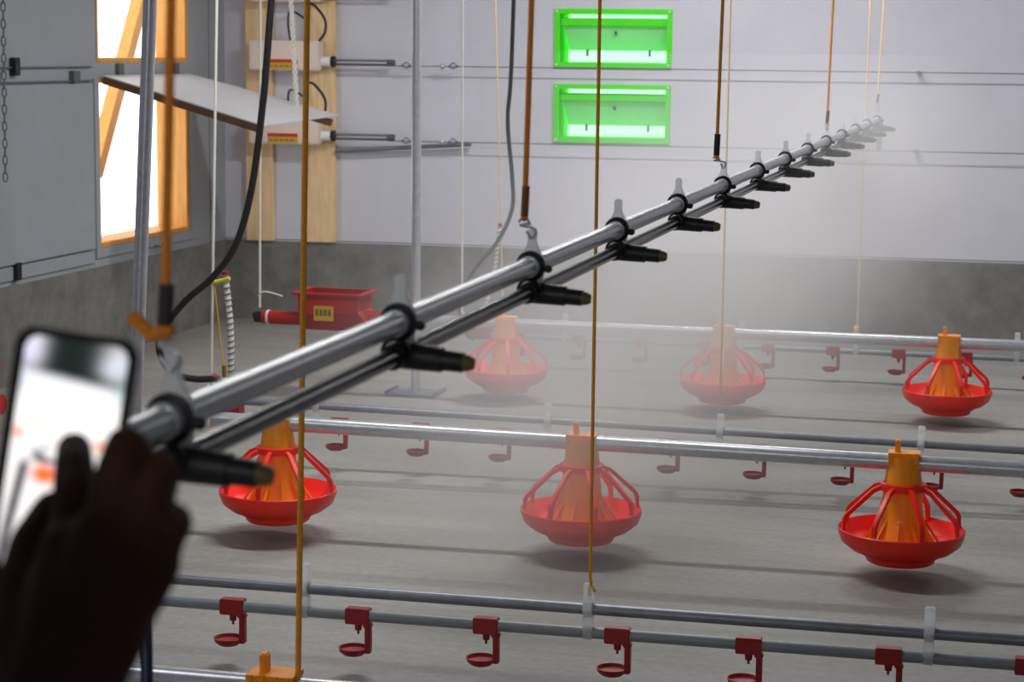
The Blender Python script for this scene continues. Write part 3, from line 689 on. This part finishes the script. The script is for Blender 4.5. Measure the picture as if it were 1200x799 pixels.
# the screen: a small picture of the same barn, held in a colour attribute
def blob(u, v, cu, cv, su, sv): return math.exp(-((u-cu)/su)**2-((v-cv)/sv)**2)
def mixc(a, b, f): f = max(0, min(1, f)); return tuple(x*(1-f)+y*f for x, y in zip(a, b))
def screen_col(u, v):    # u 0..1 left to right, v 0..1 top to bottom
    c = (.80, .80, .84)
    c = mixc(c, (1.0, .97, .95), max(0, min(1, (v-.17)/.12)))
    c = mixc(c, (.92, .96, 1.0), .7*blob(u, v, .8, .13, .16, .05))
    dark = max(0, min(1, (.165+.05*u-v)/.04))
    c = mixc(c, (.008, .014, .012), dark*(1-.85*blob(u, v, .06, .03, .13, .12)*1.0)*(1-.8*blob(u, v, .92, .07, .16, .09)))
    c = mixc(c, (.72, .68, .92), .8*blob(u, v, .05, .06, .1, .06)); c = mixc(c, (.6, .66, .78), .8*blob(u, v, .9, .1, .12, .03))
    c = mixc(c, (.35, .5, .5), .55*blob(u, v, 1.0, .2, .09, .06)); c = mixc(c, (.3, .45, .62), .5*blob(u, v, .0, .2, .05, .05))
    for cu in (.42, .82): c = mixc(c, (.72, 1.0, .7), .6*blob(u, v, cu, .285, .06, .035))
    c = mixc(c, (.9, .72, .5), .7*blob(u, v, .19, .33, .035, .04)); c = mixc(c, (.85, .6, .4), .8*blob(u, v, .21, .365, .03, .02))
    c = mixc(c, (.86, .84, .84), max(0, min(1, (v-.37)/.06))*.5)
    for cu, cv in ((.05, .42), (.5, .455), (.85, .435)): c = mixc(c, (1, .22, .05), .95*blob(u, v, cu, cv, .05, .022))
    c = mixc(c, (.05, .04, .08), 1.3*blob(u-(v-.5)*2.0, v, .27, .51, .05, .025)); c = mixc(c, (.05, .04, .08), 1.1*blob(u, v, .37, .525, .16, .012))
    c = mixc(c, (.25, .22, .3), .8*blob(u, v, .33, .475, .05, .014))
    c = mixc(c, (1, .16, .02), 1.5*blob(u, v, .36, .585, .11, .035))
    if v > .52: c = mixc(c, (.03, .02, .03), 1.3*math.exp(-((u-(.13+(.64-v)*.25))/.045)**2)*min(1, (v-.52)/.04))
    return c
nx, ny = 46, 94; SW, SH = PW-.0115, PH-.010
bm = bmesh.new(); gv = [[bm.verts.new(pp((i/nx-.5)*SW, (.5-j/ny)*SH, .0004)) for i in range(nx+1)] for j in range(ny+1)]
rr = .0085
def inside(u, v):
    x, y = abs(u)-(SW/2-rr), abs(v)-(SH/2-rr)
    return not (x > 0 and y > 0 and x*x+y*y > rr*rr)
for j in range(ny):
    for i in range(nx):
        if inside(((i+.5)/nx-.5)*SW, (.5-(j+.5)/ny)*SH): bm.faces.new((gv[j][i], gv[j+1][i], gv[j+1][i+1], gv[j][i+1]))
keep = {}
for j in range(ny+1):
    for i in range(nx+1): keep[gv[j][i]] = (i/nx, j/ny)
loose = [v for v in bm.verts if not v.link_faces]
cols = [keep[v] for v in bm.verts if v.link_faces]
for v in loose: bm.verts.remove(v)
me = bpy.data.meshes.new('screen'); bm.to_mesh(me); bm.free()
ca = me.color_attributes.new('picture', 'FLOAT_COLOR', 'POINT')
for k, (u, v) in enumerate(cols): ca.data[k].color = (*screen_col(u, v), 1)
m_ = bpy.data.materials.new('screen'); m_.use_nodes = True; nt = m_.node_tree; b_ = nt.nodes['Principled BSDF']
at_ = nt.nodes.new('ShaderNodeAttribute'); at_.attribute_name = 'picture'
b_.inputs['Base Color'].default_value = (.01, .01, .01, 1); b_.inputs['Roughness'].default_value = .2
nt.links.new(at_.outputs['Color'], b_.inputs['Emission Color']); b_.inputs['Emission Strength'].default_value = 1.25
me.materials.append(m_); link('screen', me, ph)

# ------------------------------------------------------------------ the person holding the phone (only the hand is in the picture)
def capsules(chains, name, m_, parent, voxel, smooth_it=4):
    m = MB()
    for ch in chains:
        for k in range(len(ch)-1):
            (a, ra), (b, rb) = ch[k], ch[k+1]; a, b = V(a), V(b); n = max(2, int((b-a).length/max(min(ra, rb), .004)*2.2))
            for j in range(n+1):
                f = j/n; m.ball(a.lerp(b, f), ra+(rb-ra)*f, 12)
    o = m.build(name, m_, parent)
    r = o.modifiers.new('r', 'REMESH'); r.mode = 'VOXEL'; r.voxel_size = voxel; r.use_smooth_shade = True
    s = o.modifiers.new('s', 'SMOOTH'); s.iterations = smooth_it; s.factor = .5
    dg = bpy.context.evaluated_depsgraph_get(); me = bpy.data.meshes.new_from_object(o.evaluated_get(dg))
    o.modifiers.clear(); old = o.data; o.data = me; me.name = name; bpy.data.meshes.remove(old)
    for p in me.polygons: p.use_smooth = True
    if not me.materials: me.materials.append(MATS[m_])
    return o
per = thing('person', 'dark silhouetted hand tapping a phone, index finger on the screen', 'person', (-.62, .42, 0))
R_ = lambda p: rel(per, p)
def H(x, y, d): return R_(at(x, y, d))
# right hand (back of the hand to the camera)
wr = H(62, 838, 1.03)
rh = [
    [(wr, .03), (H(88, 740, 1.05), .03), (H(86, 648, 1.065), .019)],
    [(wr, .03), (H(104, 740, 1.045), .029), (H(124, 632, 1.055), .019)],
    [(wr, .028), (H(120, 740, 1.045), .024), (H(158, 642, 1.055), .0175)],
    [(wr, .027), (H(126, 740, 1.05), .02), (H(178, 662, 1.06), .0155)],
    [(H(124, 690, 1.055), .021), (H(158, 690, 1.055), .018)],
    [(H(95, 690, 1.06), .021), (H(55, 720, 1.065), .021), (H(120, 720, 1.055), .023)],
    # index, stretched up to the screen
    [(H(88, 648, 1.065), .0165), (H(87, 585, 1.085), .0125), (H(87, 552, 1.108), .0118), (H(87, 527, 1.138), .0105)],
    # middle, ring and little finger, half curled
    [(H(126, 632, 1.055), .0165), (H(136, 556, 1.058), .0122), (H(148, 524, 1.07), .012), (H(162, 536, 1.1), .011), (H(162, 566, 1.115), .0095)],
    [(H(158, 642, 1.055), .016), (H(172, 582, 1.06), .0118), (H(187, 553, 1.075), .0115), (H(188, 572, 1.1), .0105), (H(176, 600, 1.105), .0095)],
    [(H(178, 662, 1.06), .014), (H(194, 625, 1.06), .0115), (H(203, 612, 1.075), .0112), (H(197, 630, 1.095), .0098), (H(190, 650, 1.1), .0085)],
    # thumb
    [(wr, .028), (H(40, 745, 1.06), .023), (H(30, 690, 1.075), .0165), (H(40, 640, 1.095), .0145), (H(62, 598, 1.115), .0115)],
]
elR = R_((-.47, .60, .99)); shR = R_((-.43, .40, 1.34))
elL = R_((-.86, .66, 1.02)); shL = R_((-.82, .42, 1.34))
# left hand under and behind the phone, gripping its lower left edge
pb = pc-pu*.055-pr_*.0
def L(u, v, t): return R_(pc+pr_*u+pu*v+pn*t)
wl_ = L(-.075, -.14, -.02)
lh = [
    [(wl_, .026), (L(-.045, -.09, -.035), .024), (L(-.02, -.05, -.03), .015)],
    [(wl_, .026), (L(-.02, -.1, -.036), .022), (L(.005, -.06, -.03), .014)],
    [(L(-.045, -.09, -.035), .02), (L(-.02, -.1, -.036), .02)],
    [(L(-.02, -.05, -.03), .012), (L(.02, -.035, -.027), .009), (L(.04, -.03, -.014), .0082), (L(.041, -.029, -.003), .007)],
    [(L(-.012, -.055, -.03), .012), (L(.02, -.054, -.027), .009), (L(.041, -.05, -.014), .0082), (L(.042, -.05, -.003), .007)],
    [(L(-.002, -.065, -.03), .012), (L(.022, -.07, -.027), .0088), (L(.041, -.068, -.014), .008), (L(.042, -.068, -.003), .007)],
    [(L(.004, -.08, -.03), .011), (L(.026, -.088, -.026), .008), (L(.04, -.086, -.014), .0075)],
    [(wl_, .022), (L(-.052, -.085, -.01), .014), (L(-.05, -.05, .004), .011), (L(-.042, -.028, .011), .0085)],
]
armR = [[(wr, .027), (wr.lerp(elR, .4), .036), (elR, .042), (shR, .05)]]
armL = [[(wl_, .026), (wl_.lerp(elL, .4), .035), (elL, .042), (shL, .05)]]
hd = R_((-.585, .46, 1.62)); ck = R_((-.595, .41, 1.41)); hip = R_((-.625, .38, .92))
torso = [[(ck, .06), (R_((-.625, .41, 1.2)), .11), (hip, .12)], [(shR, .06), (ck, .07), (shL, .06)]]
head = [[(ck, .055), (R_((-.59, .43, 1.5)), .052), (hd, .07)], [(hd+V((0, -.02, .03)), .092), (hd+V((0, .015, .02)), .088), (hd+V((0, .04, -.055)), .055), (hd+V((0, .055, -.085)), .03)],
        [(hd+V((0, .1, .03)), .008), (hd+V((0, .122, -.012)), .014)], [(hd+V((-.014, .098, -.05)), .008), (hd+V((.014, .098, -.05)), .008)],
        [(hd+V((.088, .0, .015)), .016), (hd+V((.09, -.006, -.02)), .01)], [(hd+V((-.088, .0, .015)), .016), (hd+V((-.09, -.006, -.02)), .01)]]
legs = []
for sx, kx in ((.1, .11), (-.1, -.11)):
    legs.append([(hip+V((sx*.8, 0, -.05)), .09), (V((kx, 0, .5)), .062), (V((kx, -.01, .1)), .042)])
capsules(rh+lh+armR+armL+torso+head+legs, 'body', 'skin', per, .0032, 3)
slR = [[(wr.lerp(elR, .17), .041), (wr.lerp(elR, .5), .05), (elR, .056), (shR, .07)]]
slL = [[(wl_.lerp(elL, .22), .04), (wl_.lerp(elL, .5), .05), (elL, .056), (shL, .07)]]
capsules(slR+slL+[[(ck, .085), (R_((-.625, .41, 1.2)), .145), (R_((-.625, .40, 1.02)), .15), (hip+V((0, 0, -.06)), .15)], [(shR, .075), (ck, .1), (shL, .075)]], 'jacket', 'jacket', per, .012)
capsules([[(hip+V((.08, 0, -.05)), .105), (V((.11, 0, .5)), .078), (V((.11, -.01, .12)), .06)], [(hip+V((-.08, 0, -.05)), .105), (V((-.11, 0, .5)), .078), (V((-.11, -.01, .12)), .06)]], 'trousers', 'trousers', per, .012)
for sx in (.11, -.11):
    capsules([[(V((sx, -.03, .048)), .046), (V((sx, .08, .045)), .044), (V((sx*1.1, .17, .036)), .034)]], 'shoe', 'shoe', per, .01)
capsules([[(hd+V((0, -.035, .045)), .096), (hd+V((0, .0, .06)), .086), (hd+V((0, -.06, -.03)), .07)]], 'hair', 'hair', per, .009)

# ------------------------------------------------------------------ mist
def mist(lo, hi, blobs, dens):
    o = MB().box(lo, hi).mesh('mist_cloud', 'white_plastic', False); o.materials.clear()
    m_ = bpy.data.materials.new('mist'); m_.use_nodes = True; nt = m_.node_tree; Lk = nt.links
    for n in list(nt.nodes): nt.nodes.remove(n)
    out = nt.nodes.new('ShaderNodeOutputMaterial'); vs = nt.nodes.new('ShaderNodeVolumeScatter')
    vs.inputs['Color'].default_value = (.96, .97, 1.0, 1); vs.inputs['Anisotropy'].default_value = 0.0
    Lk.new(vs.outputs[0], out.inputs['Volume'])
    geo = nt.nodes.new('ShaderNodeNewGeometry'); pos = geo.outputs['Position']
    def math_(op, a, b=None):
        n = nt.nodes.new('ShaderNodeMath'); n.operation = op
        for i, v in enumerate((a, b)):
            if v is None: continue
            if isinstance(v, (int, float)): n.inputs[i].default_value = v
            else: Lk.new(v, n.inputs[i])
        return n.outputs[0]
    tot = None
    for (c, s, k) in blobs:
        sb = nt.nodes.new('ShaderNodeVectorMath'); sb.operation = 'SUBTRACT'; Lk.new(pos, sb.inputs[0]); sb.inputs[1].default_value = c
        dv = nt.nodes.new('ShaderNodeVectorMath'); dv.operation = 'DIVIDE'; Lk.new(sb.outputs[0], dv.inputs[0]); dv.inputs[1].default_value = s
        dt = nt.nodes.new('ShaderNodeVectorMath'); dt.operation = 'DOT_PRODUCT'; Lk.new(dv.outputs[0], dt.inputs[0]); Lk.new(dv.outputs[0], dt.inputs[1])
        g = math_('MULTIPLY', math_('POWER', 2.71828, math_('MULTIPLY', dt.outputs['Value'], -1.0)), k)
        tot = g if tot is None else math_('ADD', tot, g)
    n = nt.nodes.new('ShaderNodeTexNoise'); n.inputs['Scale'].default_value = 1.6; n.inputs['Detail'].default_value = 3; Lk.new(pos, n.inputs['Vector'])
    nz = math_('ADD', math_('MULTIPLY', n.outputs[0], 1.6), .2)
    Lk.new(math_('MULTIPLY', math_('MULTIPLY', tot, nz), dens), vs.inputs['Density'])
    o.materials.append(m_); ob = link('mist_cloud', o)
    tag(ob, 'white water mist drifting down from the spray nozzles', 'mist', kind='stuff')
mist((-2.6, 4.2, .03), (.4, 10.2, 1.5), [((-1.3, 6.7, .62), (.34, 1.3, .45), 2.0), ((-.8, 8.0, 1.08), (.34, 1.5, .3), 1.1), ((-1.42, 5.4, .5), (.24, .5, .35), 1.0), ((-1.95, 7.2, .42), (.38, .9, .26), .5), ((-1.1, 8.3, .65), (.45, 1.1, .4), 1.1)], .46)
